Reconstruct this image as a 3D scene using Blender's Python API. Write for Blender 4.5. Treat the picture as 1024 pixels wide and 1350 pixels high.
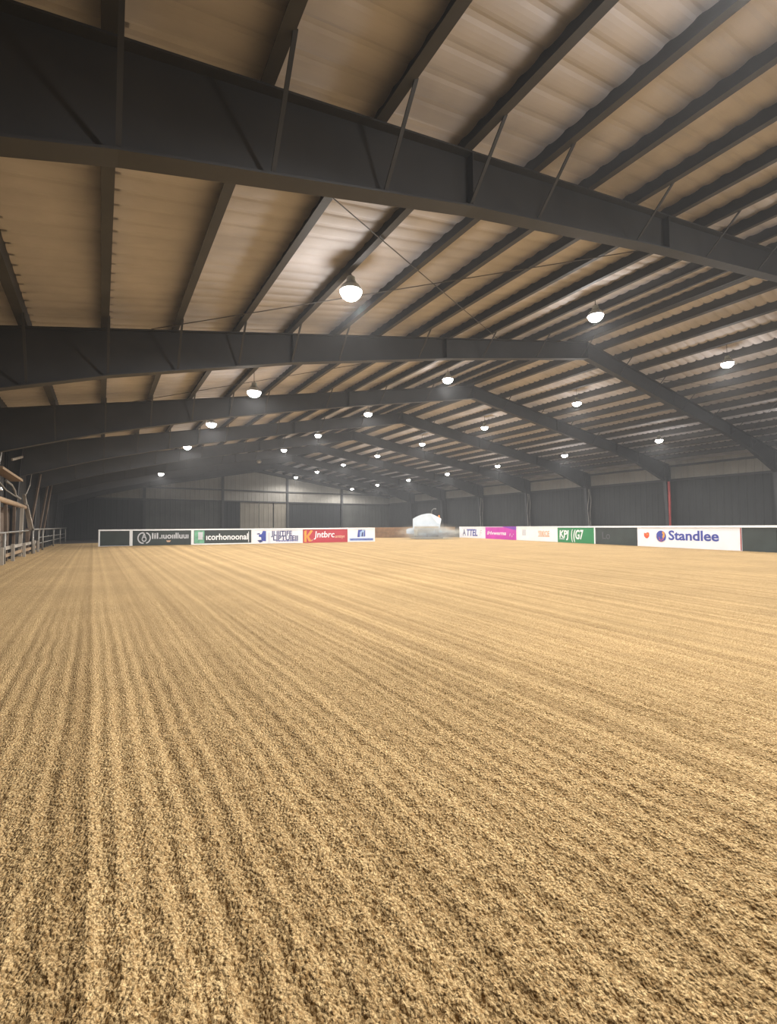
import bpy, bmesh, math, random
import numpy as np
from mathutils import Vector, Matrix

random.seed(7)
rng = np.random.default_rng(7)
for o in list(bpy.data.objects):
    bpy.data.objects.remove(o)
SC = bpy.context.scene
COL = SC.collection

# ------------------------------------------------------------------ camera
CAM_H = 1.27
YAW = math.radians(32.28)
PITCH = math.radians(1.852)
ROLL = math.radians(0.38)
fw = Vector((math.sin(YAW)*math.cos(PITCH), math.cos(YAW)*math.cos(PITCH), math.sin(PITCH)))
rt = Vector((math.cos(YAW), -math.sin(YAW), 0))
up = rt.cross(fw)
r2 = rt*math.cos(ROLL) - up*math.sin(ROLL)
u2 = up*math.cos(ROLL) + rt*math.sin(ROLL)
cd = bpy.data.cameras.new('camera')
cd.sensor_fit = 'HORIZONTAL'
cd.sensor_width = 36.0
cd.lens = 600.0/1024.0*36.0
cd.clip_end = 300
cam = bpy.data.objects.new('camera', cd)
COL.objects.link(cam)
m = Matrix.Identity(4)
for i in range(3):
    m[i][0] = r2[i]; m[i][1] = u2[i]; m[i][2] = -fw[i]
m[2][3] = CAM_H
cam.matrix_world = m
SC.camera = cam

# ------------------------------------------------------------------ world, exposure
LAMP_W = 1500.0
UP_W = 110.0
HAZE = 0.0015
w = bpy.data.worlds.new('night')
SC.world = w
w.use_nodes = True
nt = w.node_tree
nt.nodes['Background'].inputs[0].default_value = (0.30, 0.36, 0.45, 1)
nt.nodes['Background'].inputs[1].default_value = 0.02
SC.view_settings.view_transform = 'Standard'
SC.view_settings.look = 'None'
SC.view_settings.gamma = 1.0
SC.view_settings.use_curve_mapping = False
SC.view_settings.exposure = 0.15

# ------------------------------------------------------------------ helpers
def tag(o, label=None, cat=None, group=None, kind=None):
    if label: o['label'] = label
    if cat: o['category'] = cat
    if group: o['group'] = group
    if kind: o['kind'] = kind
    return o

def empty(name, loc=(0, 0, 0), rz=0.0, parent=None):
    o = bpy.data.objects.new(name, None)
    COL.objects.link(o)
    o.location = loc
    o.rotation_euler = (0, 0, rz)
    o.empty_display_size = 0.2
    if parent: o.parent = parent
    return o

def inst(name, me, parent=None, loc=(0, 0, 0), rot=(0, 0, 0)):
    o = bpy.data.objects.new(name, me)
    COL.objects.link(o)
    o.location = loc
    o.rotation_euler = rot
    if parent: o.parent = parent
    return o

class MB:
    def __init__(self):
        self.v = []; self.f = []
    def poly(self, pts, faces):
        b = len(self.v)
        self.v += [tuple(p) for p in pts]
        self.f += [tuple(b+i for i in f) for f in faces]
        return self
    def box(self, x0, x1, y0, y1, z0, z1):
        p = [(x, y, z) for z in (z0, z1) for y in (y0, y1) for x in (x0, x1)]
        return self.poly(p, [(0,2,3,1),(4,5,7,6),(0,1,5,4),(2,6,7,3),(0,4,6,2),(1,3,7,5)])
    def hexa(self, a, b):
        # two quads a (4 pts) and b (4 pts)
        return self.poly(list(a)+list(b), [(3,2,1,0),(4,5,6,7),(0,1,5,4),(1,2,6,5),(2,3,7,6),(3,0,4,7)])
    def bar(self, p, q, wx, wy=None):
        wy = wy or wx
        p = Vector(p); q = Vector(q); d = (q-p).normalized()
        s = d.cross(Vector((0, 0, 1)))
        if s.length < 1e-3: s = Vector((1, 0, 0))
        s.normalize(); t = s.cross(d)
        o = [s*wx/2+t*wy/2, -s*wx/2+t*wy/2, -s*wx/2-t*wy/2, s*wx/2-t*wy/2]
        return self.hexa([p+k for k in o], [q+k for k in o])
    def tube(self, pts, r, n=8):
        pts = [Vector(p) for p in pts]
        b = len(self.v); k = len(pts)
        rs = r if isinstance(r, (list, tuple)) else [r]*k
        for i, p in enumerate(pts):
            d = (pts[min(i+1, k-1)]-pts[max(i-1, 0)]).normalized()
            s = d.cross(Vector((0, 0, 1)))
            if s.length < 1e-3: s = Vector((1, 0, 0))
            s.normalize(); t = s.cross(d)
            for j in range(n):
                a = 2*math.pi*j/n
                self.v.append(tuple(p+(s*math.cos(a)+t*math.sin(a))*rs[i]))
        for i in range(k-1):
            for j in range(n):
                self.f.append((b+i*n+j, b+i*n+(j+1) % n, b+(i+1)*n+(j+1) % n, b+(i+1)*n+j))
        self.f.append(tuple(b+j for j in reversed(range(n))))
        self.f.append(tuple(b+(k-1)*n+j for j in range(n)))
        return self
    def lathe(self, prof, n=24, c=(0, 0, 0), axis='Z', cap=True):
        b = len(self.v)
        for (r, h) in prof:
            for j in range(n):
                a = 2*math.pi*j/n
                x, y = r*math.cos(a), r*math.sin(a)
                p = (x, y, h) if axis == 'Z' else ((h, x, y) if axis == 'X' else (x, h, y))
                self.v.append((p[0]+c[0], p[1]+c[1], p[2]+c[2]))
        for i in range(len(prof)-1):
            for j in range(n):
                self.f.append((b+i*n+j, b+i*n+(j+1) % n, b+(i+1)*n+(j+1) % n, b+(i+1)*n+j))
        if cap:
            self.f.append(tuple(b+j for j in reversed(range(n))))
            self.f.append(tuple(b+(len(prof)-1)*n+j for j in range(n)))
        return self
    def prism(self, outline, y0, y1):
        # outline in (x, z), extruded along y
        n = len(outline)
        p = [(x, y0, z) for x, z in outline]+[(x, y1, z) for x, z in outline]
        return self.poly(p, [tuple(range(n)), tuple(range(2*n-1, n-1, -1))] +
                         [(i, i+n, (i+1) % n+n, (i+1) % n) for i in range(n)])
    def mesh(self, name, mat, smooth=False):
        me = bpy.data.meshes.new(name)
        me.from_pydata(self.v, [], self.f)
        bm = bmesh.new(); bm.from_mesh(me)
        bmesh.ops.recalc_face_normals(bm, faces=bm.faces)
        bm.to_mesh(me); bm.free()
        if smooth:
            for p in me.polygons: p.use_smooth = True
        me.materials.append(mat)
        return me
    def build(self, name, mat, parent=None, loc=(0, 0, 0), rot=(0, 0, 0), smooth=False):
        return inst(name, self.mesh(name, mat, smooth), parent, loc, rot)

# ------------------------------------------------------------------ materials
def mat(name, col, rough=0.7, metal=0.0, var=0.12, scale=3.0, bump=0.0, bscale=40.0, detail=4, stretch=None):
    mt = bpy.data.materials.new(name)
    mt.use_nodes = True
    t = mt.node_tree; N = t.nodes; L = t.links
    b = N['Principled BSDF']
    b.inputs['Roughness'].default_value = rough
    b.inputs['Metallic'].default_value = metal
    tc = N.new('ShaderNodeTexCoord')
    src = tc.outputs['Object']
    if stretch:
        mp = N.new('ShaderNodeMapping'); mp.inputs['Scale'].default_value = stretch
        L.new(src, mp.inputs[0]); src = mp.outputs[0]
    n = N.new('ShaderNodeTexNoise')
    n.inputs['Scale'].default_value = scale
    n.inputs['Detail'].default_value = detail
    L.new(src, n.inputs['Vector'])
    r = N.new('ShaderNodeValToRGB')
    r.color_ramp.elements[0].position = 0.3
    r.color_ramp.elements[1].position = 0.7
    r.color_ramp.elements[0].color = tuple(max(0, c*(1-var)) for c in col)+(1,)
    r.color_ramp.elements[1].color = tuple(min(1, c*(1+var)) for c in col)+(1,)
    L.new(n.outputs['Fac'], r.inputs[0])
    L.new(r.outputs[0], b.inputs['Base Color'])
    if bump > 0:
        n2 = N.new('ShaderNodeTexNoise'); n2.inputs['Scale'].default_value = bscale
        L.new(src, n2.inputs['Vector'])
        bp = N.new('ShaderNodeBump'); bp.inputs['Strength'].default_value = bump
        L.new(n2.outputs['Fac'], bp.inputs['Height']); L.new(bp.outputs[0], b.inputs['Normal'])
    return mt

def emit(name, col, s):
    mt = bpy.data.materials.new(name); mt.use_nodes = True
    t = mt.node_tree; t.nodes.clear()
    e = t.nodes.new('ShaderNodeEmission'); e.inputs[0].default_value = col+(1,); e.inputs[1].default_value = s
    o = t.nodes.new('ShaderNodeOutputMaterial'); t.links.new(e.outputs[0], o.inputs[0])
    return mt

M = dict(
    steel=mat('dark_painted_steel', (0.022, 0.021, 0.021), 0.65, 0.0, 0.25, 1.2, 0.05),
    purlin=mat('purlin_steel', (0.030, 0.028, 0.027), 0.7, 0.0, 0.2, 1.5),
    deck=mat('tan_roof_lining', (0.40, 0.375, 0.375), 0.75, 0.0, 0.14, 0.9, 0.15, 8.0),
    cream=mat('cream_wall_sheet', (0.25, 0.23, 0.195), 0.7, 0.0, 0.12, 0.6),
    dark=mat('black_wall_sheet', (0.018, 0.018, 0.017), 0.85, 0.0, 0.3, 0.4),
    grey=mat('charcoal_wall_sheet', (0.055, 0.055, 0.048), 0.8, 0.0, 0.25, 0.5),
    black=mat('dark_opening_sheet', (0.010, 0.011, 0.012), 0.9, 0.0, 0.2, 0.5),
    tan=mat('tan_door_sheet', (0.19, 0.165, 0.125), 0.75, 0.0, 0.15, 0.7),
    brown=mat('dark_brown_sheet', (0.014, 0.011, 0.008), 0.85, 0.0, 0.3, 0.5),
    dirt=mat('unlit_packed_dirt', (0.05, 0.04, 0.03), 0.95, 0.0, 0.3, 1.0, 0.3),
    white=mat('white_painted_board', (0.78, 0.78, 0.77), 0.5, 0.0, 0.05, 2.0),
    offw=mat('off_white_banner', (0.74, 0.73, 0.76), 0.45, 0.0, 0.04, 2.0),
    bgreen=mat('blackish_green_board', (0.020, 0.030, 0.028), 0.55, 0.0, 0.25, 1.5),
    green=mat('green_banner', (0.012, 0.20, 0.065), 0.5, 0.0, 0.1, 1.5),
    lgreen=mat('pale_green_print', (0.12, 0.32, 0.20), 0.5, 0.0, 0.4, 3.0),
    red=mat('red_banner', (0.42, 0.035, 0.055), 0.5, 0.0, 0.1, 1.5),
    magenta=mat('magenta_banner', (0.50, 0.02, 0.36), 0.5, 0.0, 0.15, 1.0),
    violet=mat('violet_print', (0.17, 0.03, 0.38), 0.5, 0.0, 0.15, 1.0),
    blue=mat('blue_print', (0.035, 0.055, 0.30), 0.5, 0.0, 0.1, 3.0),
    navy=mat('navy_print', (0.02, 0.03, 0.14), 0.5, 0.0, 0.1, 3.0),
    sky=mat('pale_blue_print', (0.30, 0.42, 0.62), 0.5, 0.0, 0.2, 3.0),
    orange=mat('orange_print', (0.75, 0.30, 0.05), 0.5, 0.0, 0.2, 3.0),
    ored=mat('orange_red_print', (0.65, 0.09, 0.03), 0.5, 0.0, 0.2, 3.0),
    peach=mat('faded_orange_print', (0.62, 0.40, 0.27), 0.5, 0.0, 0.1, 3.0),
    lgrey=mat('pale_grey_print', (0.52, 0.52, 0.54), 0.5, 0.0, 0.1, 3.0),
    charc=mat('charcoal_print', (0.06, 0.06, 0.07), 0.5, 0.0, 0.1, 3.0),
    wood=mat('weathered_timber', (0.25, 0.165, 0.09), 0.8, 0.0, 0.25, 2.0, 0.2, 20, stretch=(1, .1, 1)),
    gwood=mat('grey_timber', (0.27, 0.235, 0.19), 0.85, 0.0, 0.3, 3.0, 0.2, 20, stretch=(1, 1, .15)),
    dwood=mat('dark_timber', (0.10, 0.065, 0.04), 0.85, 0.0, 0.3, 2.0, 0.2, 20),
    kick=mat('brown_kickboard', (0.20, 0.115, 0.06), 0.85, 0.0, 0.25, 2.5, 0.1, 20),
    galv=mat('galvanised_pipe', (0.20, 0.185, 0.16), 0.5, 0.3, 0.15, 6.0),
    redp=mat('red_painted_pipe', (0.30, 0.03, 0.025), 0.5, 0.0, 0.15, 3.0),
    cable=mat('black_cable', (0.05, 0.045, 0.04), 0.6),
    lcable=mat('pale_cable', (0.30, 0.27, 0.23), 0.6),
    alu=mat('lamp_aluminium', (0.45, 0.46, 0.45), 0.35, 0.7, 0.08, 6.0),
    lhouse=mat('lamp_housing', (0.33, 0.34, 0.30), 0.45, 0.2, 0.1, 6.0),
    tire=mat('tyre_rubber', (0.30, 0.24, 0.165), 0.9, 0.0, 0.2, 8.0),
    twhite=mat('white_machine_paint', (0.55, 0.61, 0.66), 0.45, 0.0, 0.06, 2.0),
    tgrey=mat('grey_machine_paint', (0.42, 0.34, 0.24), 0.7, 0.0, 0.1, 2.0),
    lens=emit('lit_lamp_lens', (1.0, 0.96, 0.88), 40.0),
    deadlens=mat('unlit_lamp_lens', (0.40, 0.40, 0.36), 0.3),
    beacon=mat('orange_beacon', (0.85, 0.25, 0.03), 0.3),
)

# sand: colour grain, lane-wise streaks for moisture and painted groove shade, fine relief
def sand_material():
    mt = bpy.data.materials.new('harrowed_sand'); mt.use_nodes = True
    t = mt.node_tree; N = t.nodes; L = t.links
    b = N['Principled BSDF']; b.inputs['Roughness'].default_value = 0.95
    b.inputs['Specular IOR Level'].default_value = 0.15
    tc = N.new('ShaderNodeTexCoord')
    def noise(s, d, vec=None, dim=None):
        n = N.new('ShaderNodeTexNoise'); n.inputs['Scale'].default_value = s; n.inputs['Detail'].default_value = d
        if dim: n.noise_dimensions = dim
        if dim == '1D': L.new(vec, n.inputs['W'])
        else: L.new(vec or tc.outputs['Object'], n.inputs['Vector'])
        return n.outputs['Fac']
    def ramp(src, p0, c0, p1, c1):
        r = N.new('ShaderNodeValToRGB'); e = r.color_ramp.elements
        e[0].position = p0; e[1].position = p1; e[0].color = c0+(1,); e[1].color = c1+(1,)
        L.new(src, r.inputs[0]); return r.outputs[0]
    def mul(a, c):
        x = N.new('ShaderNodeMix'); x.data_type = 'RGBA'; x.blend_type = 'MULTIPLY'; x.inputs[0].default_value = 1
        L.new(a, x.inputs[6]); L.new(c, x.inputs[7]); return x.outputs[2]
    base = ramp(noise(75, 4), 0.36, (0.34, 0.21, 0.085), 0.62, (0.65, 0.465, 0.235))
    grain = ramp(noise(170, 2), 0.34, (0.55, 0.52, 0.47), 0.58, (1.1, 1.1, 1.1))
    lane = N.new('ShaderNodeAttribute'); lane.attribute_name = 'lane'
    streak = ramp(noise(5.5, 6, lane.outputs['Fac'], '1D'), 0.36, (0.82, 0.80, 0.77), 0.64, (1.08, 1.08, 1.08))
    patch = ramp(noise(0.5, 3), 0.35, (0.92, 0.92, 0.91), 0.65, (1.05, 1.05, 1.05))
    L.new(mul(mul(mul(base, grain), streak), patch), b.inputs['Base Color'])
    vo = N.new('ShaderNodeTexVoronoi'); vo.inputs['Scale'].default_value = 85; L.new(tc.outputs['Object'], vo.inputs['Vector'])
    vd = N.new('ShaderNodeMath'); vd.operation = 'MULTIPLY'; vd.inputs[1].default_value = -1.0; L.new(vo.outputs['Distance'], vd.inputs[0])
    ad = N.new('ShaderNodeMath'); ad.operation = 'ADD'; L.new(vd.outputs[0], ad.inputs[0]); L.new(noise(120, 3), ad.inputs[1])
    bp = N.new('ShaderNodeBump'); bp.inputs['Strength'].default_value = 0.9; bp.inputs['Distance'].default_value = 0.016
    L.new(ad.outputs[0], bp.inputs['Height']); L.new(bp.outputs[0], b.inputs['Normal'])
    return mt
M['sand'] = sand_material()

# ------------------------------------------------------------------ building dimensions
RX = 18.9          # ridge line
RZ = 9.75          # top of rafters at the ridge
SL, SR = 0.197, 0.143
XL, XR = -3.9, 41.9
Y0, BAY = 5.10, 7.62
YB, YF = Y0-2*BAY, Y0+8*BAY          # back and far walls (-10.14, 66.06)
FRAMES = [Y0+BAY*k for k in range(-1, 8)]
PD = 0.31          # purlin depth, enlarged to widen the dark shaded strips
def rafter_z(x):
    return RZ-SL*(RX-x) if x < RX else RZ-SR*(x-RX)

# ------------------------------------------------------------------ sand floor
def vnoise(x, y, seed):
    xi = np.floor(x).astype(np.int64); yi = np.floor(y).astype(np.int64)
    fx = x-xi; fy = y-yi
    fx = fx*fx*(3-2*fx); fy = fy*fy*(3-2*fy)
    def h(a, b):
        n = (a*374761393+b*668265263+seed*1442695041) & 0xffffffff
        n = ((n ^ (n >> 13))*1274126177) & 0xffffffff
        return ((n ^ (n >> 16)) & 0xffff)/65535.0
    return (h(xi, yi)*(1-fx)+h(xi+1, yi)*fx)*(1-fy)+(h(xi, yi+1)*(1-fx)+h(xi+1, yi+1)*fx)*fy

def lane_coord(X, Y):
    # harrow passes: parallel to the hall near its left side, swinging right further across
    c = X.copy()
    def g(c):
        t = np.clip((c-0.0)/9.0, 0, 1); s = t*t*(3-2*t)
        return -0.012+0.28*s, 0.28*(6*t-6*t*t)/9.0
    for _ in range(12):
        gv, gd = g(c)
        c = c-(c+gv*Y-X)/np.maximum(1+gd*Y, 0.3)
    return c

def build_sand():
    q = 0.0036
    rr = [0.45]
    while rr[-1] < 64: rr.append(rr[-1]*(1+q*(1.0 if rr[-1] < 16 else 2.2)))
    rr = np.array(rr)
    th = [-math.pi]
    while th[-1] < math.pi-0.05:
        a = abs(th[-1])
        th.append(th[-1]+(q if a < math.radians(48) else (0.012 if a < math.radians(75) else 0.05)))
    th = np.array(th+[math.pi])
    Rg, Tg = np.meshgrid(rr, th, indexing='ij')
    X = Rg*np.sin(Tg+YAW); Y = Rg*np.cos(Tg+YAW)
    cell = Rg*q
    c = lane_coord(X, Y)
    wob = 0.035*(vnoise(c*1.5, Y*0.5, 3)-0.5)+0.03*(vnoise(X*2.2, Y*2.2, 4)-0.5)
    ph = (c+wob)/0.104
    tooth = np.cos(2*math.pi*ph)
    amp = 0.35+0.9*vnoise(np.floor(ph), Y*0.35, 5)
    fade = np.clip(1.5-cell/0.03, 0, 1)
    Z = 0.0062*tooth*amp*fade
    Z += 0.020*(vnoise(c/0.33, Y*0.12, 6)-0.5)*np.clip(1.6-cell/0.09, 0.0, 1)
    Z += 0.028*(vnoise(c/0.95, Y*0.05, 16)-0.5)
    for s, a, sd in ((0.16, 0.008, 7), (0.05, 0.007, 8), (0.029, 0.012, 9), (0.016, 0.009, 10)):
        f = np.clip(2.0-cell/(s*0.45), 0, 1)
        n_ = vnoise(X/s+0.37*sd, Y/s, sd)
        if s < 0.03: n_ = 1.0-np.abs(2*n_-1)      # crumbly clods
        Z += a*f*(n_-0.5)
    nr, na = X.shape
    keep = (X > -3.35) & (Y > YB+0.3) & (X < 25.41+0.2987*(Y-7.93)+0.12)
    keep &= np.where(X < 12, Y < 48.0, Y < 45.25-0.466*(X-27.0)+0.1)
    idx = np.arange(nr*na).reshape(nr, na)
    k = keep[:-1, :-1] & keep[1:, :-1] & keep[:-1, 1:] & keep[1:, 1:]
    quads = np.stack([idx[:-1, :-1][k], idx[:-1, 1:][k], idx[1:, 1:][k], idx[1:, :-1][k]], 1)
    used = np.unique(quads); remap = np.full(nr*na, -1); remap[used] = np.arange(len(used))
    quads = remap[quads]
    co = np.stack([X.ravel(), Y.ravel(), Z.ravel()], 1)[used]
    me = bpy.data.meshes.new('floor')
    me.vertices.add(len(co)); me.vertices.foreach_set('co', co.astype(np.float32).ravel())
    me.loops.add(quads.size); me.loops.foreach_set('vertex_index', quads[:, ::-1].astype(np.int32).ravel())
    me.polygons.add(len(quads))
    me.polygons.foreach_set('loop_start', np.arange(0, quads.size, 4, dtype=np.int32))
    me.polygons.foreach_set('loop_total', np.full(len(quads), 4, dtype=np.int32))
    me.polygons.foreach_set('use_smooth', np.ones(len(quads), dtype=bool))
    me.update(calc_edges=True)
    at = me.attributes.new('lane', 'FLOAT', 'POINT')
    at.data.foreach_set('value', c.ravel()[used].astype(np.float32))
    me.materials.append(M['sand'])
    if me.polygons[0].normal.z < 0: me.flip_normals()
    o = inst('floor', me)
    tag(o, 'golden brown arena sand combed into long shallow harrow grooves', 'sand', kind='structure')
build_sand()
o = MB().box(XL-0.2, XR+0.2, YB-0.2, YF+0.2, -0.35, -0.075).build('floor_concourse', M['dirt'])  # dark base colour stands in for the unlit ground beyond the sand
tag(o, 'packed dirt floor outside the arena boards, coloured dark as unlit ground', 'floor', kind='structure')

# ------------------------------------------------------------------ roof
ceiling = empty('ceiling', (RX, 0, 0))
tag(ceiling, 'pitched steel roof with tan lining, dark purlins and deep tapered rafters', 'roof', kind='structure')
def to_c(o):
    o.parent = ceiling
    o.location = Vector(o.location)-Vector((RX, 0, 0))
    return o

def deck_mesh(x0, x1):
    # ribbed lining sheet covering one bay, ribs running down the slope
    per = 0.381; n = int(round(BAY/per)); mb = MB(); pts = []
    for i in range(n):
        for f, h in ((0.0, 0.0), (0.12, 0.018), (0.28, 0.018), (0.40, 0.0), (0.55, -0.009), (0.72, -0.012), (0.88, -0.009)):
            pts.append(((i+f)*per, h))
    pts.append((BAY, 0.0))
    v = []; k = len(pts)
    for x in (x0, x1):
        for dz in (0.0, 0.06):
            v += [(x-RX, y, rafter_z(x)+PD+h+dz) for y, h in pts]
    f = []
    for i in range(k-1):
        f.append((i, i+1, 2*k+i+1, 2*k+i)); f.append((k+i, 3*k+i, 3*k+i+1, k+i+1))
        f.append((i, k+i, k+i+1, i+1)); f.append((2*k+i, 2*k+i+1, 3*k+i+1, 3*k+i))
    f.append((0, 2*k, 3*k, k)); f.append((k-1, 2*k-1, 4*k-1, 3*k-1))
    mb.poly(v, f)
    return mb.mesh('roof_sheet', M['deck'])
dl, dr = deck_mesh(XL-0.1, RX), deck_mesh(RX, XR+0.1)
for kx in range(10):
    for dm in (dl, dr):
        inst('roof_sheet', dm, ceiling, (0, YB+kx*BAY, 0))

# purlins, Z section
PX = [0.10+1.524*i for i in range(-2, 27)]
LEN = YF-YB
def purlin_mesh(slope, flip):
    s = flip
    T = PD+0.03; prof = [(-0.006, 0), (-0.006, T-0.012), (-0.085, T-0.012), (-0.085, T), (0.006, T), (0.006, 0.012), (0.155, 0.012), (0.155, 0)]
    n = len(prof); v = []
    for y in (YB, YF):
        v += [(s*x, y, z+s*x*slope) for x, z in prof]
    f = [(i, (i+1) % n, (i+1) % n+n, i+n) for i in range(n)]
    f += [(0, 1, 4, 5), (1, 2, 3, 4), (5, 6, 7, 0), (n, n+5, n+4, n+1), (n+1, n+4, n+3, n+2), (n+5, n, n+7, n+6)]
    return MB().poly(v, f).mesh('purlin', M['purlin'])
pl, pr = purlin_mesh(SL, -1), purlin_mesh(-SR, 1)
for x in PX:
    if x < XL+0.1 or x > XR: continue
    inst('purlin', pl if x < RX else pr, ceiling, (x-RX, 0, rafter_z(x)))
MB().box(-0.13, 0.13, YB, YF, RZ+0.06, RZ+PD+0.02).build('ridge_beam', M['purlin'], ceiling)

# tapered I-section rafters
def ibeam_mesh(st, name, wf=0.26, tf=0.028, tw=0.02):
    # st: (x, z_top, z_bottom) stations; web in the XZ plane, centred on y = 0
    mb = MB()
    for (xa, ta, ba), (xb, tb, bb) in zip(st[:-1], st[1:]):
        def slab(y, za0, za1, zb0, zb1):
            mb.hexa([(xa, -y, za0), (xa, y, za0), (xa, y, za1), (xa, -y, za1)],
                    [(xb, -y, zb0), (xb, y, zb0), (xb, y, zb1), (xb, -y, zb1)])
        slab(tw/2, ba+tf, ta-tf, bb+tf, tb-tf)
        slab(wf/2, ta-tf, ta, tb-tf, tb)
        slab(wf/2, ba, ba+tf, bb, bb+tf)
        if abs(xa+RX-0.1) < 0.2 or abs(xa+RX+1.8) < 0.2: continue   # splice plates only at field joints
        mb.hexa([(xa-.012, -wf/2, ba+tf), (xa-.012, wf/2, ba+tf), (xa-.012, wf/2, ta-tf), (xa-.012, -wf/2, ta-tf)],
                [(xa+.012, -wf/2, ba+tf), (xa+.012, wf/2, ba+tf), (xa+.012, wf/2, ta-tf), (xa+.012, -wf/2, ta-tf)])
    return mb.mesh(name, M['steel'])
def stn(lst):
    return [(x-RX, rafter_z(x), rafter_z(x)-d) for x, d in lst]
LD = [(-3.75, 1.62), (-1.8, 1.36), (0.1, 1.14), (4.7, 0.86), (10.5, 0.76), (RX, 0.78)]
RD = [(RX, 0.78), (26.7, 0.84), (33.8, 0.76), (36.8, 0.94), (41.6, 1.66)]
ML, MR = ibeam_mesh(stn(LD), 'rafter'), ibeam_mesh(stn(RD), 'rafter')
def depth(x):
    tab = LD if x < RX else RD
    return float(np.interp(x, [a for a, b in tab], [b for a, b in tab]))
BR = {}
for i, x in enumerate(PX):
    if (i % 2 and x > 6) or x < -2 or x > 40.5: continue
    zt = rafter_z(x); d = depth(x)
    for s in (-1,):
        BR[(i, s)] = (x, MB().bar((x-RX, s*0.82, zt+0.02), (x-RX, s*0.10, zt-d+0.05), 0.05, 0.02).mesh('flange_brace', M['steel']))
for y in FRAMES:
    ra = inst('rafter', ML, ceiling, (0, y, 0)); rb = inst('rafter', MR, ceiling, (0, y, 0))
    if y > 45: continue
    for (x, bm_) in BR.values():
        inst('flange_brace', bm_, ra if x < RX else rb)
# diagonal roof bracing cables in the bay ahead of the camera
for (xa, ya, xb, yb) in ((1.0, 12.5, 13.0, 5.3), (1.0, 5.3, 13.0, 12.5), (24.5, 12.5, 36.0, 5.3), (24.5, 5.3, 36.0, 12.5), (1.0, 20.1, 13.0, 12.9), (24.5, 20.1, 36.0, 12.9)):
    MB().tube([(xa-RX, ya, rafter_z(xa)-0.03), (xb-RX, yb, rafter_z(xb)-0.03)], 0.011, 6).build('brace_cable', M['cable'], ceiling)

# ------------------------------------------------------------------ walls
def ribbed(width, z0, z1a, z1b, material, name, per=0.5, th=0.05, along='Y'):
    # ribbed sheet from 0..width, top edge from z1a to z1b, ribs vertical, proud side +n
    n = max(2, int(round(width/per))); p = width/n; pts = []
    for i in range(n):
        for f, h in ((0, 0), (0.08, 0.03), (0.22, 0.03), (0.30, 0)):
            pts.append(((i+f)*p, h))
    pts.append((width, 0)); k = len(pts); v = []
    for top in (0, 1):
        for back in (0, 1):
            for s, h in pts:
                z = z0 if not top else z1a+(z1b-z1a)*s/width
                q = (h if not back else -th)
                v.append((q, s, z) if along == 'Y' else (s, q, z))
    f = []
    for i in range(k-1):
        f += [(i, i+1, 2*k+i+1, 2*k+i), (k+i, 3*k+i, 3*k+i+1, k+i+1), (i, k+i, k+i+1, i+1), (2*k+i, 2*k+i+1, 3*k+i+1, 3*k+i)]
    f += [(0, 2*k, 3*k, k), (k-1, 2*k-1, 4*k-1, 3*k-1)]
    return MB().poly(v, f).mesh(name, material)

# right wall: dark lower sheets, cream strip under the eave, tapered columns
wr = empty('wall_right', (XR, 0, 0))
tag(wr, 'long right side wall, black lower sheets under a cream strip', 'wall', kind='structure')
eave = rafter_z(XR)+PD
lo = ribbed(BAY, -0.1, 5.15, 5.15, M['dark'], 'lower_sheet'); hi = ribbed(BAY, 5.15, eave, eave, M['cream'], 'upper_sheet')
for k in range(10):
    inst('lower_sheet', lo, wr, (0, YB+k*BAY, 0), (0, 0, 0)).scale = (-1, 1, 1)
    inst('upper_sheet', hi, wr, (0, YB+k*BAY, 0), (0, 0, 0)).scale = (-1, 1, 1)
def column_mesh(h, wt, wb, sgn):
    # outer flange vertical at x=0, inner flange tapering; sgn = direction towards the hall
    mb = MB(); tf, wf = 0.03, 0.26
    def slab(xa0, xa1, xb0, xb1, y):
        mb.hexa([(xa0, -y, -0.1), (xa1, -y, -0.1), (xa1, y, -0.1), (xa0, y, -0.1)], [(xb0, -y, h), (xb1, -y, h), (xb1, y, h), (xb0, y, h)])
    slab(0, sgn*tf, 0, sgn*tf, wf/2)
    slab(sgn*(wb-tf), sgn*wb, sgn*(wt-tf), sgn*wt, wf/2)
    slab(sgn*tf, sgn*(wb-tf), sgn*tf, sgn*(wt-tf), 0.012)
    return mb.mesh('column', M['steel'])
cr = column_mesh(rafter_z(41.6)-0.05, 0.95, 0.34, -1)
girt = MB().box(-0.10, 0, YB, YF, -0.09, 0.09).mesh('girt', M['steel'])
for z in (5.15, 6.35):
    inst('girt', girt, wr, (-0.04, 0, z))
for y in FRAMES:
    inst('column', cr, wr, (-0.15, y, 0))
rp = MB().tube([(-0.60, 20.34-0.2, 0), (-0.60, 20.34-0.2, 3.2), (-0.66, 20.34-0.2, 5.0)], 0.11, 10).build('downpipe', M['redp'], wr)
rp['label'] = 'red painted pipe against the column'
for y in (27.96, 35.58, 43.2):
    for dx, ph in ((-0.55, 0), (-0.9, 1.3)):
        pts = [(dx+0.07*math.sin(ph+j*1.1), y-0.3+0.10*math.cos(j*0.9+ph), 4.9-j*0.4) for j in range(11)]
        MB().tube(pts, 0.02, 5).build('hanging_wire', M['lcable'], wr)

# left wall: dark sheets and slender tapered columns
wl = empty('wall_left', (XL, 0, 0))
tag(wl, 'dark left side wall behind the timber stand', 'wall', kind='structure')
le = rafter_z(XL)+PD
ll = ribbed(BAY, -0.1, le, le, M['brown'], 'wall_sheet')
for k in range(10):
    inst('wall_sheet', ll, wl, (0, YB+k*BAY, 0))
cl = column_mesh(rafter_z(-3.75)-0.05, 0.62, 0.26, 1)
for y in FRAMES:
    inst('column', cl, wl, (0.06, y, 0))
for y in (33.5, 38.5, 41.0):
    MB().bar((0.25, y, 0), (0.75, y+1.2, 4.6), 0.10).build('raking_strut', M['dwood'], wl)

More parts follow.
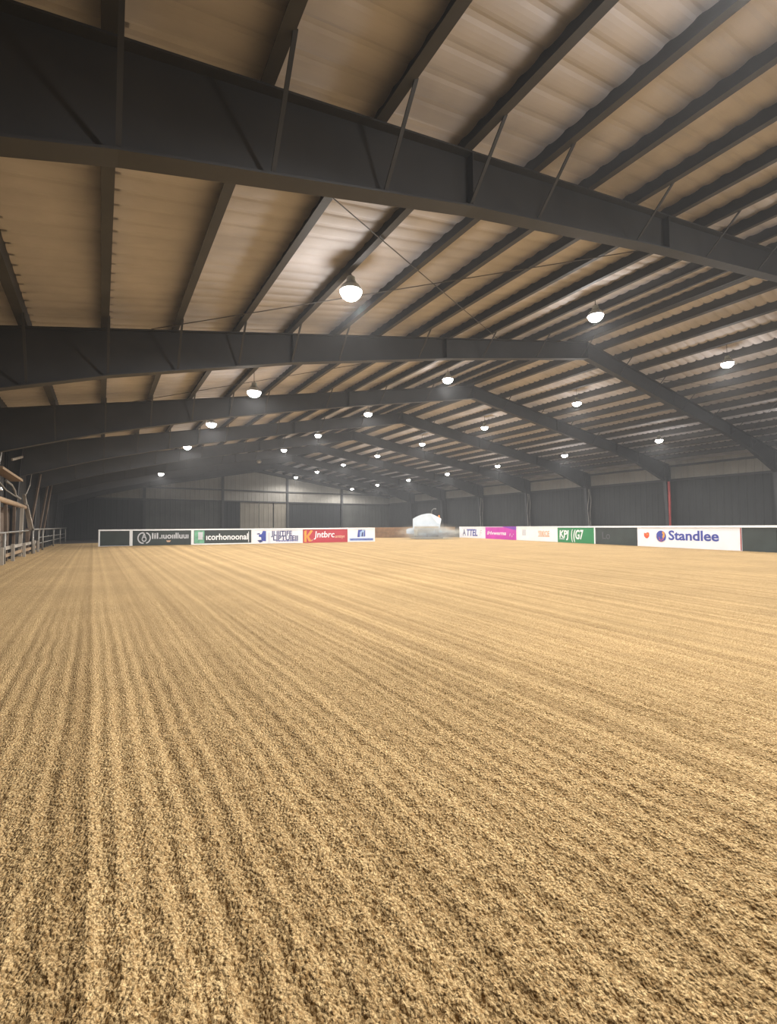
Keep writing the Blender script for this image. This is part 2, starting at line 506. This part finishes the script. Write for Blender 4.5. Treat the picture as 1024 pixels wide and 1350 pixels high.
# far gable wall
wf = empty('wall_far', (0, YF, 0))
tag(wf, 'far gable wall with cream upper sheets, steel posts and dark doorways', 'wall', kind='structure')
FX = [XL, 4.68, 14.3, 23.6, 32.7, XR]
def far_sheet(x0, x1, z0, z1a, z1b, mt, nm='upper_sheet', y=-0.05):
    me = ribbed(x1-x0, z0, z1a, z1b, mt, nm, 0.6, 0.06, 'X')
    o_ = inst(nm, me, wf, (x0, y, 0)); o_.scale = (1, -1, 1)
    return o_
for a, b in zip(FX[:-1], FX[1:]):
    cuts = [a]+([RX] if a < RX < b else [])+[b]
    for p_, q_ in zip(cuts[:-1], cuts[1:]):
        far_sheet(p_, q_, 5.0, rafter_z(p_)+PD, rafter_z(q_)+PD, M['cream'])
for a, b, mt in ((XL, 4.68, 'black'), (4.68, 14.3, 'grey'), (32.7, XR, 'grey')):
    far_sheet(a, b, -0.1, 5.0, 5.0, M[mt], 'lower_sheet')
far_sheet(14.3, 16.7, -0.1, 5.0, 5.0, M['black'], 'doorway_sheet', -0.02)
far_sheet(23.9, 32.5, -0.1, 5.0, 5.0, M['black'], 'doorway_sheet', -0.02)
for a, b in ((16.7, 19.35), (19.40, 21.45), (21.6, 23.9)):
    far_sheet(a, b, -0.1, 5.0, 5.0, M['tan'], 'sliding_door_panel', -0.09)
for x in FX[1:-1]:
    mb = MB()
    h = rafter_z(x)
    mb.box(-0.14, 0.14, -0.16, -0.14, -0.1, h).box(-0.14, 0.14, -0.46, -0.44, -0.1, h).box(-0.015, 0.015, -0.44, -0.16, -0.1, h)
    mb.build('post', M['steel'], wf, (x, 0, 0))
for z in (5.0, 6.55):
    MB().box(XL, XR, -0.28, -0.10, z-0.09, z+0.09).build('girt', M['steel'], wf)
for x0, x1 in ((XL, RX), (RX, XR)):
    za, zb = rafter_z(x0), rafter_z(x1)
    MB().hexa([(x0, -0.35, za-0.45), (x0, -0.1, za-0.45), (x0, -0.1, za), (x0, -0.35, za)],
              [(x1, -0.35, zb-0.45), (x1, -0.1, zb-0.45), (x1, -0.1, zb), (x1, -0.35, zb)]).build('gable_rafter', M['steel'], wf)

# wall behind the camera
wb = empty('wall_back', (0, YB, 0))
tag(wb, 'dark end wall behind the viewpoint', 'wall', kind='structure')
for a, b in ((XL, RX), (RX, XR)):
    inst('wall_sheet', ribbed(b-a, -0.1, rafter_z(a)+PD, rafter_z(b)+PD, M['grey'], 'wall_sheet', 0.6, 0.06, 'X'), wb, (a, 0, 0))

# ------------------------------------------------------------------ high bay lamps
ROWX = dict(a=4.672, b=13.816, c=23.6, d=32.7)
ROWZ = dict(a=6.53, b=8.22, c=8.46, d=7.15)
def shared():
    L_ = {}
    L_['ballast'] = MB().lathe([(0.02, 0.36), (0.07, 0.35), (0.095, 0.33), (0.095, 0.24), (0.12, 0.23), (0.12, 0.20), (0.06, 0.19)], 16).mesh('ballast', M['lhouse'], False)
    prof = [(0.07, 0.20), (0.13, 0.18), (0.19, 0.14), (0.23, 0.08), (0.255, 0.02), (0.265, 0.0), (0.25, 0.0), (0.235, 0.02), (0.21, 0.08), (0.17, 0.125), (0.11, 0.165), (0.05, 0.185)]
    L_['reflector'] = MB().lathe(prof, 24, cap=False).mesh('reflector', M['alu'], True)
    lp = [(0.235, 0.02), (0.232, -0.04), (0.20, -0.10), (0.14, -0.15), (0.07, -0.175), (0.005, -0.18)]
    L_['lens'] = MB().lathe(lp, 24).mesh('lens', M['lens'], True)
    L_['dead'] = MB().lathe(lp, 24).mesh('lens', M['deadlens'], True)
    hk = [(0, 0, 0.35), (0, 0, 0.37), (0.02, 0, 0.39), (0, 0, 0.41), (-0.015, 0, 0.395)]
    L_['hook'] = MB().tube(hk, 0.012, 6).mesh('hook', M['steel'])
    return L_
LP = shared()
LD_ = bpy.data.lights.new('lamp_light', 'SPOT')
LD_.energy = LAMP_W; LD_.color = (1.0, 0.985, 0.97); LD_.spot_size = math.radians(170); LD_.spot_blend = 0.3; LD_.shadow_soft_size = 0.15
LU_ = bpy.data.lights.new('lamp_uplight', 'POINT')
LU_.energy = UP_W; LU_.color = (1.0, 0.985, 0.97); LU_.shadow_soft_size = 0.2
def lamp(row, k, label, dz=0.0, lit=True):
    x = ROWX[row]; y = Y0+BAY*(k+0.5); z = ROWZ[row]+dz
    t = empty('high_bay_lamp', (x, y, z))
    tag(t, label, 'lamp', 'high bay lamps hung from the roof')
    inst('reflector', LP['reflector'], t); inst('ballast', LP['ballast'], t)
    inst('lens', LP['lens' if lit else 'dead'], t); inst('hook', LP['hook'], t)
    top = rafter_z(x)-z-0.005 if row in 'ab' else rafter_z(x)+PD-z-0.03
    if top > 0.42:
        MB().tube([(0, 0, 0.40), (0, 0, top)], 0.010, 6).build('hanger_rod', M['steel'], t)
    if lit:
        l = bpy.data.objects.new('lamp_light', LD_); COL.objects.link(l); l.parent = t; l.location = (0, 0, -0.24)
        l = bpy.data.objects.new('lamp_uplight', LU_); COL.objects.link(l); l.parent = t; l.location = (0, 0, -0.40)
ORD = ['nearest', 'second nearest', 'third nearest', 'fourth nearest', 'fifth nearest', 'sixth nearest', 'seventh nearest', 'eighth nearest']
rowname = dict(a='leftmost roof row', b='row left of the ridge', c='row right of the ridge', d='row by the right wall')
LIT = dict(a=[0, 1, 2, 3, 5], b=[0, 1, 2, 3, 4], c=list(range(8)), d=list(range(8)))
DZ = {('a', 1): -0.32, ('a', 5): -0.2, ('a', 0): 0.0}
for row in 'abcd':
    for n, k in enumerate(LIT[row]):
        if (row, k) == ('a', 0): lab = 'biggest dazzling high bay lamp, nearest of the leftmost roof row'
        elif (row, k) == ('a', 1): lab = 'low hanging high bay lamp with its ballast housing visible, below second rafter'
        elif (row, k) == ('d', 0): lab = 'high bay lamp hung beyond the right edge, nearest of the right wall row'
        else: lab = '%s lit high bay lamp in the %s' % (ORD[n], rowname[row])
        lamp(row, k, lab, DZ.get((row, k), 0.0))
    lamp(row, -1, {'a': 'lit high bay lamp overhead of the viewpoint, leftmost row', 'b': 'lit high bay lamp above the top right corner, left of the ridge',
                   'c': 'lit high bay lamp out of view right of the ridge, beside the viewpoint', 'd': 'lit high bay lamp out of view by the right wall'}[row])
for row in 'abcd':  # unseen lamps added behind the viewpoint to brighten the near sand
    lamp(row, -2, 'added unseen high bay lamp behind the viewpoint, %s' % rowname[row])
lamp('b', 5, 'unlit high bay lamp, small and dim, left of the ridge near the far wall', -0.1, False)

# ------------------------------------------------------------------ arena boards
FONT = None
def text_mesh(s, size, material, bold=0.0, shear=0.0, sx=1.0, align='LEFT'):
    cu = bpy.data.curves.new('lettering', 'FONT')
    cu.body = s; cu.size = size; cu.offset = bold; cu.extrude = 0.004; cu.shear = shear
    cu.align_x = align; cu.resolution_u = 3
    to = bpy.data.objects.new('lettering_tmp', cu); COL.objects.link(to)
    dg = bpy.context.evaluated_depsgraph_get()
    me = bpy.data.meshes.new_from_object(to.evaluated_get(dg))
    bpy.data.objects.remove(to); bpy.data.curves.remove(cu)
    me.name = 'lettering'
    me.transform(Matrix.Diagonal((sx, 1, 1, 1)))
    me.transform(Matrix.Rotation(math.pi/2, 4, 'X'))
    me.materials.clear(); me.materials.append(material)
    return me

class Board:
    # local x along the board (left to right as seen from the sand), local -y faces the sand
    def __init__(self, p, q, h, label, face, cat='board', group='arena boards', name='arena_board', rail=0.10, posts=(True, True), cap=True):
        p = Vector(p+(0,)); q = Vector(q+(0,)); d = q-p
        self.L = d.length; self.h = h
        self.t = empty(name, p, math.atan2(d.y, d.x))
        tag(self.t, label, cat, group)
        top = h-rail if cap else h
        MB().box(0.02, self.L-0.02, -0.02, 0.03, -0.06, top).build('panel', face, self.t)
        if cap:
            MB().box(0.0, self.L-0.005, -0.07, 0.07, top, h).build('top_rail', M['white'], self.t)
        for on, x in zip(posts, (0.0, self.L-0.10)):
            if on: MB().box(x+0.002, x+0.09, -0.055, 0.05, -0.06, top).build('post', M['white'], self.t)
    def rect(self, name, x0, x1, z0, z1, material, lift=0.006):
        L_, h = self.L, self.h
        return MB().box(x0*L_, x1*L_, -0.02-lift, -0.02, z0*h, z1*h).build(name, material, self.t)
    def text(self, s, x, z, size, material, width=None, bold=0.0, shear=0.0):
        me = text_mesh(s, size*self.h, material, bold, shear)
        if width:
            xs = [v.co.x for v in me.vertices]; x0, x1 = min(xs), max(xs)
            k = width*self.L/(x1-x0)
            for v in me.vertices: v.co.x = (v.co.x-x0)*k
        return inst('lettering', me, self.t, (x*self.L, -0.028, z*self.h))
    def disc(self, name, x, z, r, material, sx=1.0, lift=0.010, r_in=0.0, n=24, a0=0.0, a1=2*math.pi):
        mb = MB(); cx, cz = x*self.L, z*self.h; full = abs(a1-a0-2*math.pi) < 1e-3
        ang = [a0+(a1-a0)*i/n for i in range(n if full else n+1)]
        if r_in <= 0:
            mb.prism([(cx+r*sx*math.cos(a), cz+r*math.sin(a)) for a in ang], -0.02-lift, -0.02)
        else:
            k = len(ang)
            for i in range(k if full else k-1):
                a, b = ang[i], ang[(i+1) % k]
                mb.prism([(cx+r*sx*math.cos(a), cz+r*math.sin(a)), (cx+r*sx*math.cos(b), cz+r*math.sin(b)),
                          (cx+r_in*sx*math.cos(b), cz+r_in*math.sin(b)), (cx+r_in*sx*math.cos(a), cz+r_in*math.sin(a))], -0.02-lift, -0.02)
        return mb.build(name, material, self.t)
    def shape(self, name, pts, material, lift=0.012):
        return MB().prism([(x*self.L, z*self.h) for x, z in pts], -0.02-lift, -0.02).build(name, material, self.t)

LP_ = [(-0.13, 38.41), (1.87, 37.95), (5.87, 37.04), (10.11, 36.06), (13.94, 35.19), (17.60, 34.35), (19.95, 33.81)]
HL = 1.20
def lb(i, label, face, **k): return Board(LP_[i], LP_[i+1], HL, label, face, **k)
b = lb(0, 'plain blackish arena board with white top rail, left end of the far boards', M['bgreen'])
b.rect('toe_strip', 0.05, 0.97, 0.0, 0.03, M['lgrey'])

b = lb(1, 'blackish green arena board with round white wreath emblem and pale lettering', M['bgreen'])
b.disc('emblem', 0.185, 0.47, 0.42, M['lgrey'], 0.85, r_in=0.33, a0=0.45*math.pi, a1=1.55*math.pi)
b.disc('emblem', 0.225, 0.47, 0.42, M['lgrey'], 0.85, r_in=0.33, a0=-0.45*math.pi, a1=0.45*math.pi)
b.disc('emblem', 0.205, 0.40, 0.20, M['lgrey'], 0.8, r_in=0.12)
b.shape('emblem', [(0.175, 0.52), (0.205, 0.80), (0.235, 0.52), (0.205, 0.62)], M['lgrey'])
b.text('lil', 0.33, 0.42, 0.50, M['lgrey'], 0.10, 0.012)
b.text('.ıuoıılluuı', 0.45, 0.42, 0.50, M['lgrey'], 0.48, 0.012)
b.shape('emblem', [(0.56, 0.30), (0.64, 0.30), (0.62, 0.20), (0.58, 0.20)], M['peach'])

b = lb(2, 'dark green arena board framed in white with pale square logo and long word', M['bgreen'])
b.rect('frame_bar', 0.02, 0.98, 0.0, 0.07, M['white'], 0.03)
b.rect('logo_field', 0.03, 0.19, 0.09, 0.90, M['lgreen'])
b.rect('logo_square', 0.09, 0.165, 0.32, 0.80, M['lgrey'], 0.012)
b.text('ıcorhonoonal', 0.22, 0.30, 0.55, M['white'], 0.70, 0.014)
b.rect('frame_bar', 0.925, 0.935, 0.12, 0.80, M['white'], 0.012)

b = lb(3, 'white arena banner with blue rearing logo and rows of dark blue lettering', M['offw'])
b.shape('logo', [(0.17, 0.18), (0.26, 0.15), (0.26, 0.82), (0.20, 0.84), (0.17, 0.62), (0.12, 0.60), (0.12, 0.45), (0.165, 0.42)], M['blue'])
b.shape('logo', [(0.09, 0.22), (0.16, 0.25), (0.20, 0.12), (0.14, 0.06)], M['navy'])
b.shape('logo', [(0.08, 0.66), (0.14, 0.70), (0.14, 0.62), (0.09, 0.60)], M['navy'])
b.text('||', 0.30, 0.18, 0.78, M['lgrey'], 0.035, 0.01)
b.text('JLIIITIFE', 0.36, 0.52, 0.44, M['navy'], 0.42, 0.015)
b.text('LIPTUIEII', 0.40, 0.20, 0.44, M['navy'], 0.50, 0.015)
b.text('mmnmmwrm', 0.46, 0.12, 0.17, M['blue'], 0.44, 0.006)

b = lb(4, 'red arena banner with orange letter and flowing white word', M['red'], posts=(False, False))
b.shape('logo', [(0.03, 0.06), (0.08, 0.06), (0.08, 0.86), (0.03, 0.80)], M['orange'])
b.shape('logo', [(0.08, 0.45), (0.17, 0.86), (0.22, 0.82), (0.13, 0.42), (0.19, 0.10), (0.13, 0.08)], M['orange'])
b.text('Jntbrc', 0.24, 0.36, 0.60, M['offw'], 0.46, 0.012, 0.1)
b.text('antıyı', 0.71, 0.32, 0.30, M['peach'], 0.22, 0.006, 0.1)
b.text('aur', 0.13, 0.12, 0.20, M['peach'], 0.10, 0.004)

b = lb(5, 'white arena banner with blue square emblem above a blue text line', M['offw'])
b.rect('emblem', 0.38, 0.64, 0.36, 0.86, M['sky'])
b.shape('emblem', [(0.35, 0.34), (0.44, 0.34), (0.44, 0.70), (0.52, 0.78), (0.52, 0.86), (0.38, 0.84)], M['blue'], 0.014)
b.shape('emblem', [(0.50, 0.38), (0.56, 0.38), (0.57, 0.70), (0.52, 0.66)], M['navy'], 0.014)
b.shape('emblem', [(0.59, 0.38), (0.64, 0.38), (0.64, 0.84), (0.60, 0.74)], M['blue'], 0.014)
b.rect('text_band', 0.06, 0.94, 0.09, 0.27, M['sky'])
b.text('wmronoaoun', 0.08, 0.11, 0.24, M['blue'], 0.84, 0.010)

RP = [(35.00, 40.04), (33.21, 34.04), (31.49, 28.29), (29.85, 22.79), (28.66, 18.82), (27.63, 15.38), (25.84, 9.37), (25.40, 7.90), (24.66, 5.41), (23.2, 0.5)]
HR = 1.22
def rb_(i, label, face, **k): return Board(RP[i], RP[i+1], HR, label, face, **k)
b = rb_(0, 'white arena banner with navy capital letters, beside the dusty gap', M['offw'], posts=(True, False))
b.text('A', 0.14, 0.20, 0.82, M['navy'], 0.12, 0.02)
b.text('TTEL', 0.30, 0.20, 0.80, M['blue'], 0.42, 0.03, 0.15)
b.text('F', 0.80, 0.22, 0.70, M['lgrey'], 0.08, 0.01, 0.2)
b = rb_(1, 'magenta arena banner with violet corner and small white word', M['magenta'], cap=False, posts=(False, True))
b.shape('corner_print', [(0.55, 0.99), (0.97, 0.99), (0.97, 0.72)], M['violet'])
b.rect('top_print', 0.02, 0.60, 0.94, 0.99, M['lgrey'])
b.text('iHvwerna', 0.06, 0.34, 0.42, M['offw'], 0.62, 0.010, 0.2)
b.text('ı ,\u00b7', 0.78, 0.26, 0.45, M['lgrey'], 0.12, 0.006, 0.2)
b = rb_(2, 'white arena banner with faded orange print and pale grey marks', M['white'], posts=(False, False))
b.rect('faded_print', 0.14, 0.24, 0.36, 0.78, M['lgrey'], 0.004)
b.text('YRMXOE', 0.55, 0.34, 0.52, M['peach'], 0.27, 0.02)
b.rect('faded_print', 0.55, 0.82, 0.30, 0.35, M['peach'], 0.005)
b = rb_(3, 'bright green arena banner with white scribbled letters', M['green'], posts=(False, True))
b.text('KPJ', 0.06, 0.30, 0.64, M['white'], 0.26, 0.020, 0.1)
b.text('(', 0.39, 0.24, 0.80, M['white'], 0.04, 0.02)
b.text('(G7', 0.45, 0.24, 0.76, M['white'], 0.26, 0.022, 0.1)
b.rect('underline', 0.05, 0.20, 0.20, 0.24, M['offw'])
b = rb_(4, 'plain charcoal arena board between the green banner and the wide white one', M['bgreen'], posts=(False, False))
b.text('Lo', 0.18, 0.30, 0.55, M['charc'], 0.20, 0.012)

b = rb_(5, 'wide white arena banner reading Standlee with round blue and orange emblem', M['offw'], posts=(False, False))
b.text('Standlee', 0.355, 0.36, 0.60, M['blue'], 0.465, 0.016)
# round emblem: navy disc, orange crescent and dapples
b.disc('emblem_disc', 0.275, 0.50, 0.335, M['blue'], 1.0)
b.disc('emblem_ring', 0.275, 0.50, 0.335, M['peach'], 1.0, 0.014, 0.305, 28, 0.9*math.pi, 1.75*math.pi)
b.disc('emblem_crescent', 0.289, 0.58, 0.20, M['orange'], 0.85, 0.014, 0.06, 14, -0.45*math.pi, 0.48*math.pi)
for (dx, dz, rr_) in ((0.262, 0.36, 0.04), (0.275, 0.30, 0.03), (0.288, 0.36, 0.035), (0.255, 0.45, 0.03), (0.300, 0.40, 0.03)):
    b.disc('emblem_dapple', dx, dz, rr_, M['ored'], 1.0, 0.014, n=8)
# small red shield
b.shape('shield', [(0.085, 0.66), (0.105, 0.64), (0.125, 0.69), (0.143, 0.66), (0.143, 0.50), (0.125, 0.40), (0.105, 0.40), (0.085, 0.50)], M['ored'])
b.shape('shield_mark', [(0.112, 0.60), (0.130, 0.62), (0.126, 0.54)], M['orange'], 0.016)
b.rect('edge_trim', 0.988, 0.996, 0.02, 0.90, M['redp'])
rb_(6, 'plain charcoal arena board right of the wide white banner', M['bgreen'], posts=(False, False))
rb_(7, 'plain charcoal arena board at the right edge of the picture', M['bgreen'], posts=(False, False))
rb_(8, 'plain charcoal arena board beyond the right edge of the picture', M['bgreen'], posts=(False, False))

# brown timber kickboards closing the gap behind the machine
def kickboard(p, q, h, label):
    p = Vector(p+(0,)); q = Vector(q+(0,)); d = q-p; L_ = d.length
    t = empty('kickboard_panel', p, math.atan2(d.y, d.x)); tag(t, label, 'board', 'brown kickboards')
    n = 4
    for i in range(n):
        z0 = -0.06+i*(h+0.06)/n
        MB().box(0.0, L_-0.02, -0.02-0.006*(i % 2), 0.03, z0, z0+(h+0.06)/n-0.012).build('plank', M['kick'], t)
    for x in (0.05, L_-0.17): MB().box(x, x+0.1, 0.032, 0.13, -0.06, h-0.02).build('post', M['dwood'], t)
kickboard((22.0, 47.55), (26.98, 45.23), 1.22, 'brown plank kickboard just right of the far banners')
kickboard((26.98, 45.23), (31.2, 43.26), 1.22, 'brown plank kickboard directly behind the white machine')
kickboard((31.2, 43.26), (35.4, 41.31), 1.22, 'brown plank kickboard meeting the navy lettered banner')

# ------------------------------------------------------------------ groomer machine in the gap
TX, TY = 28.9, 38.2
tr = empty('arena_groomer', (TX, TY, 0), -math.radians(37.1))
tag(tr, 'white rounded arena groomer tractor kicking up dust in the gap', 'tractor')
arc = [(-1.46, 1.0), (-1.46, 2.06), (-1.1, 2.28), (-0.6, 2.48), (0.0, 2.60), (0.25, 2.61), (0.62, 2.50), (1.05, 2.28), (1.42, 2.08), (1.46, 1.95), (1.34, 1.35), (1.28, 1.0)]
bd = MB().prism(arc, -0.9, 1.1).build('body_shell', M['twhite'], tr)
MB().prism([(0.35, 2.60), (1.44, 2.08), (1.36, 1.55), (1.10, 1.60), (0.75, 1.95)], -0.97, -0.9).build('side_flap', M['white'], tr)
MB().prism([(-1.30, 1.06), (-1.30, 1.28), (1.2, 1.28), (1.2, 1.06)], -0.96, -0.9).build('bumper_strip', M['tgrey'], tr)
MB().box(-1.35, 1.2, -0.8, 1.5, 0.45, 1.0).build('chassis', M['tgrey'], tr)
MB().prism([(-2.15, 0.55), (-2.15, 0.95), (-1.9, 1.08), (-1.35, 1.10), (-1.35, 0.5)], -0.6, 0.7).build('hood', M['twhite'], tr)
wh = MB().lathe([(0.12, -0.17), (0.42, -0.17), (0.50, -0.11), (0.50, 0.11), (0.42, 0.17), (0.12, 0.17)], 24, axis='X').mesh('wheel', M['tire'])
hub = MB().lathe([(0.05, -0.20), (0.22, -0.19), (0.24, 0.19), (0.05, 0.20)], 16, axis='X').mesh('hub', M['tgrey'])
for x, y in ((-1.1, -0.95), (1.0, -0.95), (-1.1, 1.35), (1.0, 1.35)):
    wv = inst('wheel', wh, tr, (x, y, 0.50)); inst('hub', hub, wv)
MB().lathe([(0.05, 0), (0.08, 0.02), (0.08, 0.20), (0.05, 0.27), (0.02, 0.29)], 12).build('beacon', M['beacon'], tr, (1.25, 0.0, 2.16))
MB().tube([(0.5, 0.9, 2.3), (0.5, 0.95, 2.95), (0.7, 1.0, 3.15), (1.0, 1.0, 3.12)], 0.035, 8).build('exhaust_pipe', M['galv'], tr)
MB().box(-1.7, 1.6, -1.75, -1.55, 0.05, 0.20).box(-0.06, 0.06, -1.6, -0.7, 0.12, 0.5).build('drag_harrow', M['tgrey'], tr)

# dust thrown up around the machine
dm = bpy.data.materials.new('sand_dust'); dm.use_nodes = True
t_ = dm.node_tree; t_.nodes.clear(); N = t_.nodes; L = t_.links
out = N.new('ShaderNodeOutputMaterial'); vs = N.new('ShaderNodeVolumeScatter'); vs.inputs['Color'].default_value = (1.0, 0.82, 0.58, 1)
tc = N.new('ShaderNodeTexCoord'); ln = N.new('ShaderNodeVectorMath'); ln.operation = 'LENGTH'
L.new(tc.outputs['Object'], ln.inputs[0])
nz = N.new('ShaderNodeTexNoise'); nz.inputs['Scale'].default_value = 2.6; nz.inputs['Detail'].default_value = 3
L.new(tc.outputs['Object'], nz.inputs['Vector'])
mr = N.new('ShaderNodeMapRange'); mr.inputs['From Min'].default_value = 1.0; mr.inputs['From Max'].default_value = 0.0; mr.interpolation_type = 'SMOOTHERSTEP'
mr.inputs['To Min'].default_value = 0.0; mr.inputs['To Max'].default_value = 1.0
L.new(ln.outputs['Value'], mr.inputs['Value'])
nr_ = N.new('ShaderNodeMapRange'); nr_.inputs['From Min'].default_value = 0.35; nr_.inputs['From Max'].default_value = 0.65; nr_.inputs['To Max'].default_value = 1.3
L.new(nz.outputs['Fac'], nr_.inputs['Value'])
mu = N.new('ShaderNodeMath'); mu.operation = 'MULTIPLY'; L.new(mr.outputs[0], mu.inputs[0]); L.new(nr_.outputs[0], mu.inputs[1])
mu2 = N.new('ShaderNodeMath'); mu2.operation = 'MULTIPLY'; mu2.inputs[1].default_value = 1.5; L.new(mu.outputs[0], mu2.inputs[0])
L.new(mu2.outputs[0], vs.inputs['Density']); L.new(vs.outputs[0], out.inputs['Volume'])
bm = bmesh.new(); bmesh.ops.create_icosphere(bm, subdivisions=3, radius=1.0)
me = bpy.data.meshes.new('dust_cloud'); bm.to_mesh(me); bm.free(); me.materials.append(dm)
dc = inst('dust_cloud', me, None, (TX-0.6, TY-1.6, 0.62), (0, 0, -math.radians(37.1)))
dc.scale = (4.4, 2.6, 1.15)
tag(dc, 'pale tan dust cloud drifting low around the white machine', 'dust', kind='stuff')

# ------------------------------------------------------------------ left side stand and rails
st = empty('timber_stand', (-3.2, 24.0, 0))
tag(st, 'rough timber viewing stand with round log beam along the left wall', 'stand')
def S(mb, name, mt, smooth=False):
    o_ = mb.build(name, M[mt], st, smooth=smooth)
    return o_
S(MB().tube([(0, -8, 2.41), (0, -2.5, 2.39), (0.02, 1.5, 2.37), (0.0, 4.6, 2.34)], [0.115, 0.11, 0.108, 0.10], 12), 'log_beam', 'wood', True)
for (yy, ztop, wdt, lean, mt) in ((-2.5, 2.30, 0.30, 0.0, 'gwood'), (-0.4, 2.28, 0.13, 0.0, 'dwood'), (1.4, 2.28, 0.12, 0.05, 'dwood'), (3.3, 2.26, 0.16, 0.1, 'gwood'), (-5.2, 2.3, 0.22, 0.0, 'gwood')):
    S(MB().bar((0.0, yy, -0.06), (-0.04+lean, yy, ztop), wdt, wdt*0.8), 'post', mt)
S(MB().bar((0.10, 5.9, 1.20), (-0.05, 4.75, 3.0), 0.12, 0.10), 'leaning_post', 'gwood')
S(MB().bar((0.22, 5.95, 1.15), (0.05, 4.95, 2.5), 0.09, 0.08), 'leaning_post', 'gwood')
S(MB().bar((0.03, 5.6, -0.06), (0.02, 5.6, 1.3), 0.14), 'leaning_post', 'dwood')
for i in range(7):
    S(MB().box(-0.52, -0.48, -4.0+i*1.4, -2.7+i*1.4, 0.5, 2.25), 'back_board', 'dwood')
S(MB().bar((-0.2, -1.6, 3.62), (-0.05, 2.4, 3.48), 0.45, 0.10), 'awning_plank', 'wood')
S(MB().tube([(-0.05, -2.0, 2.4), (-0.05, -2.0, 3.6), (0.0, -1.8, 4.2), (0.12, -1.2, 4.6)], 0.035, 6), 'pole', 'galv')
S(MB().tube([(0.0, 4.9, 2.5), (0.05, 4.6, 3.0), (0.12, 5.3, 3.5), (0.2, 5.3, 4.2), (0.12, 4.9, 4.7), (0.05, 4.6, 5.0)], 0.022, 6), 'hanging_cable', 'lcable')
S(MB().bar((-0.05, 1.0, 4.25), (0.0, 3.6, 4.72), 0.06, 0.10), 'strut', 'gwood')
S(MB().tube([(-0.1, 0.0, 3.25), (-0.05, 1.1, 3.15), (0, 1.5, 2.95), (0, 1.7, 2.75), (0.02, 3.0, 2.68)], 0.05, 6), 'bent_bracket', 'galv')
S(MB().tube([(-0.1, -1.6, 3.10), (-0.05, -0.3, 2.85), (0, 1.6, 2.72)], 0.03, 6), 'bent_bracket', 'galv')
S(MB().lathe([(0.02, 0.12), (0.10, 0.10), (0.14, 0.0), (0.12, -0.03), (0.02, -0.04)], 12, c=(0.0, -2.3, 2.72)), 'hanging_fitting', 'alu')

# galvanised pipe rail fence along the left side
fr = empty('pipe_rail_fence', (-2.98, 30.0, 0))
tag(fr, 'grey pipe rail fence running along the left side', 'fence')
MB().tube([(0, -13, 1.12), (0, -8.5, 1.14), (0, -2.0, 1.20)], 0.035, 8).build('top_rail', M['galv'], fr, smooth=True)
MB().tube([(0.05, -0.3, 1.25), (0.05, 6, 1.27), (0, 27, 1.36)], 0.045, 8).build('top_rail', M['galv'], fr, smooth=True)
for yy in (-8.4, -0.2, 2.4, 4.6, 12.0, 18.5, 25.5):
    MB().tube([(0, yy, -0.08), (0, yy, 1.14 if yy < -1 else 1.25)], 0.05, 8).build('post', M['galv'], fr, smooth=True)
for z in (0.45, 0.78):
    MB().tube([(-0.05, 3.5, z), (-0.05, 25, z)], 0.03, 6).build('lower_rail', M['galv'], fr, smooth=True)

# low timber kerb rail at the sand's left edge
lk = empty('low_timber_rail', (-2.96, 26.0, 0))
tag(lk, 'low weathered timber rail with short stub posts at the sand edge', 'fence')
for i, yy in enumerate((-9.6, -7.3, -5.0, -2.6, 0.6, 4.2, 6.0)):
    MB().box(-0.05, 0.05, yy-0.06, yy+0.06, -0.08, 0.62+0.06*(i % 2)).build('post', M['gwood'], lk)
for (z, x, mt) in ((0.54, -0.11, 'gwood'), (0.26, -0.11, 'wood')):
    for ya, yb in ((-10.5, -5.1), (-4.9, 0.5), (0.7, 5.9)):
        MB().bar((x, ya, z), (x+0.01, yb, z+0.02), 0.05, 0.13).build('plank', M[mt], lk)

# ------------------------------------------------------------------ dusty air
if HAZE > 0:
    v_ = nt.nodes.new('ShaderNodeVolumeScatter')
    v_.inputs['Color'].default_value = (0.95, 0.95, 0.95, 1)
    v_.inputs['Density'].default_value = HAZE
    v_.inputs['Anisotropy'].default_value = 0.3
    nt.links.new(v_.outputs[0], nt.nodes['World Output'].inputs['Volume'])
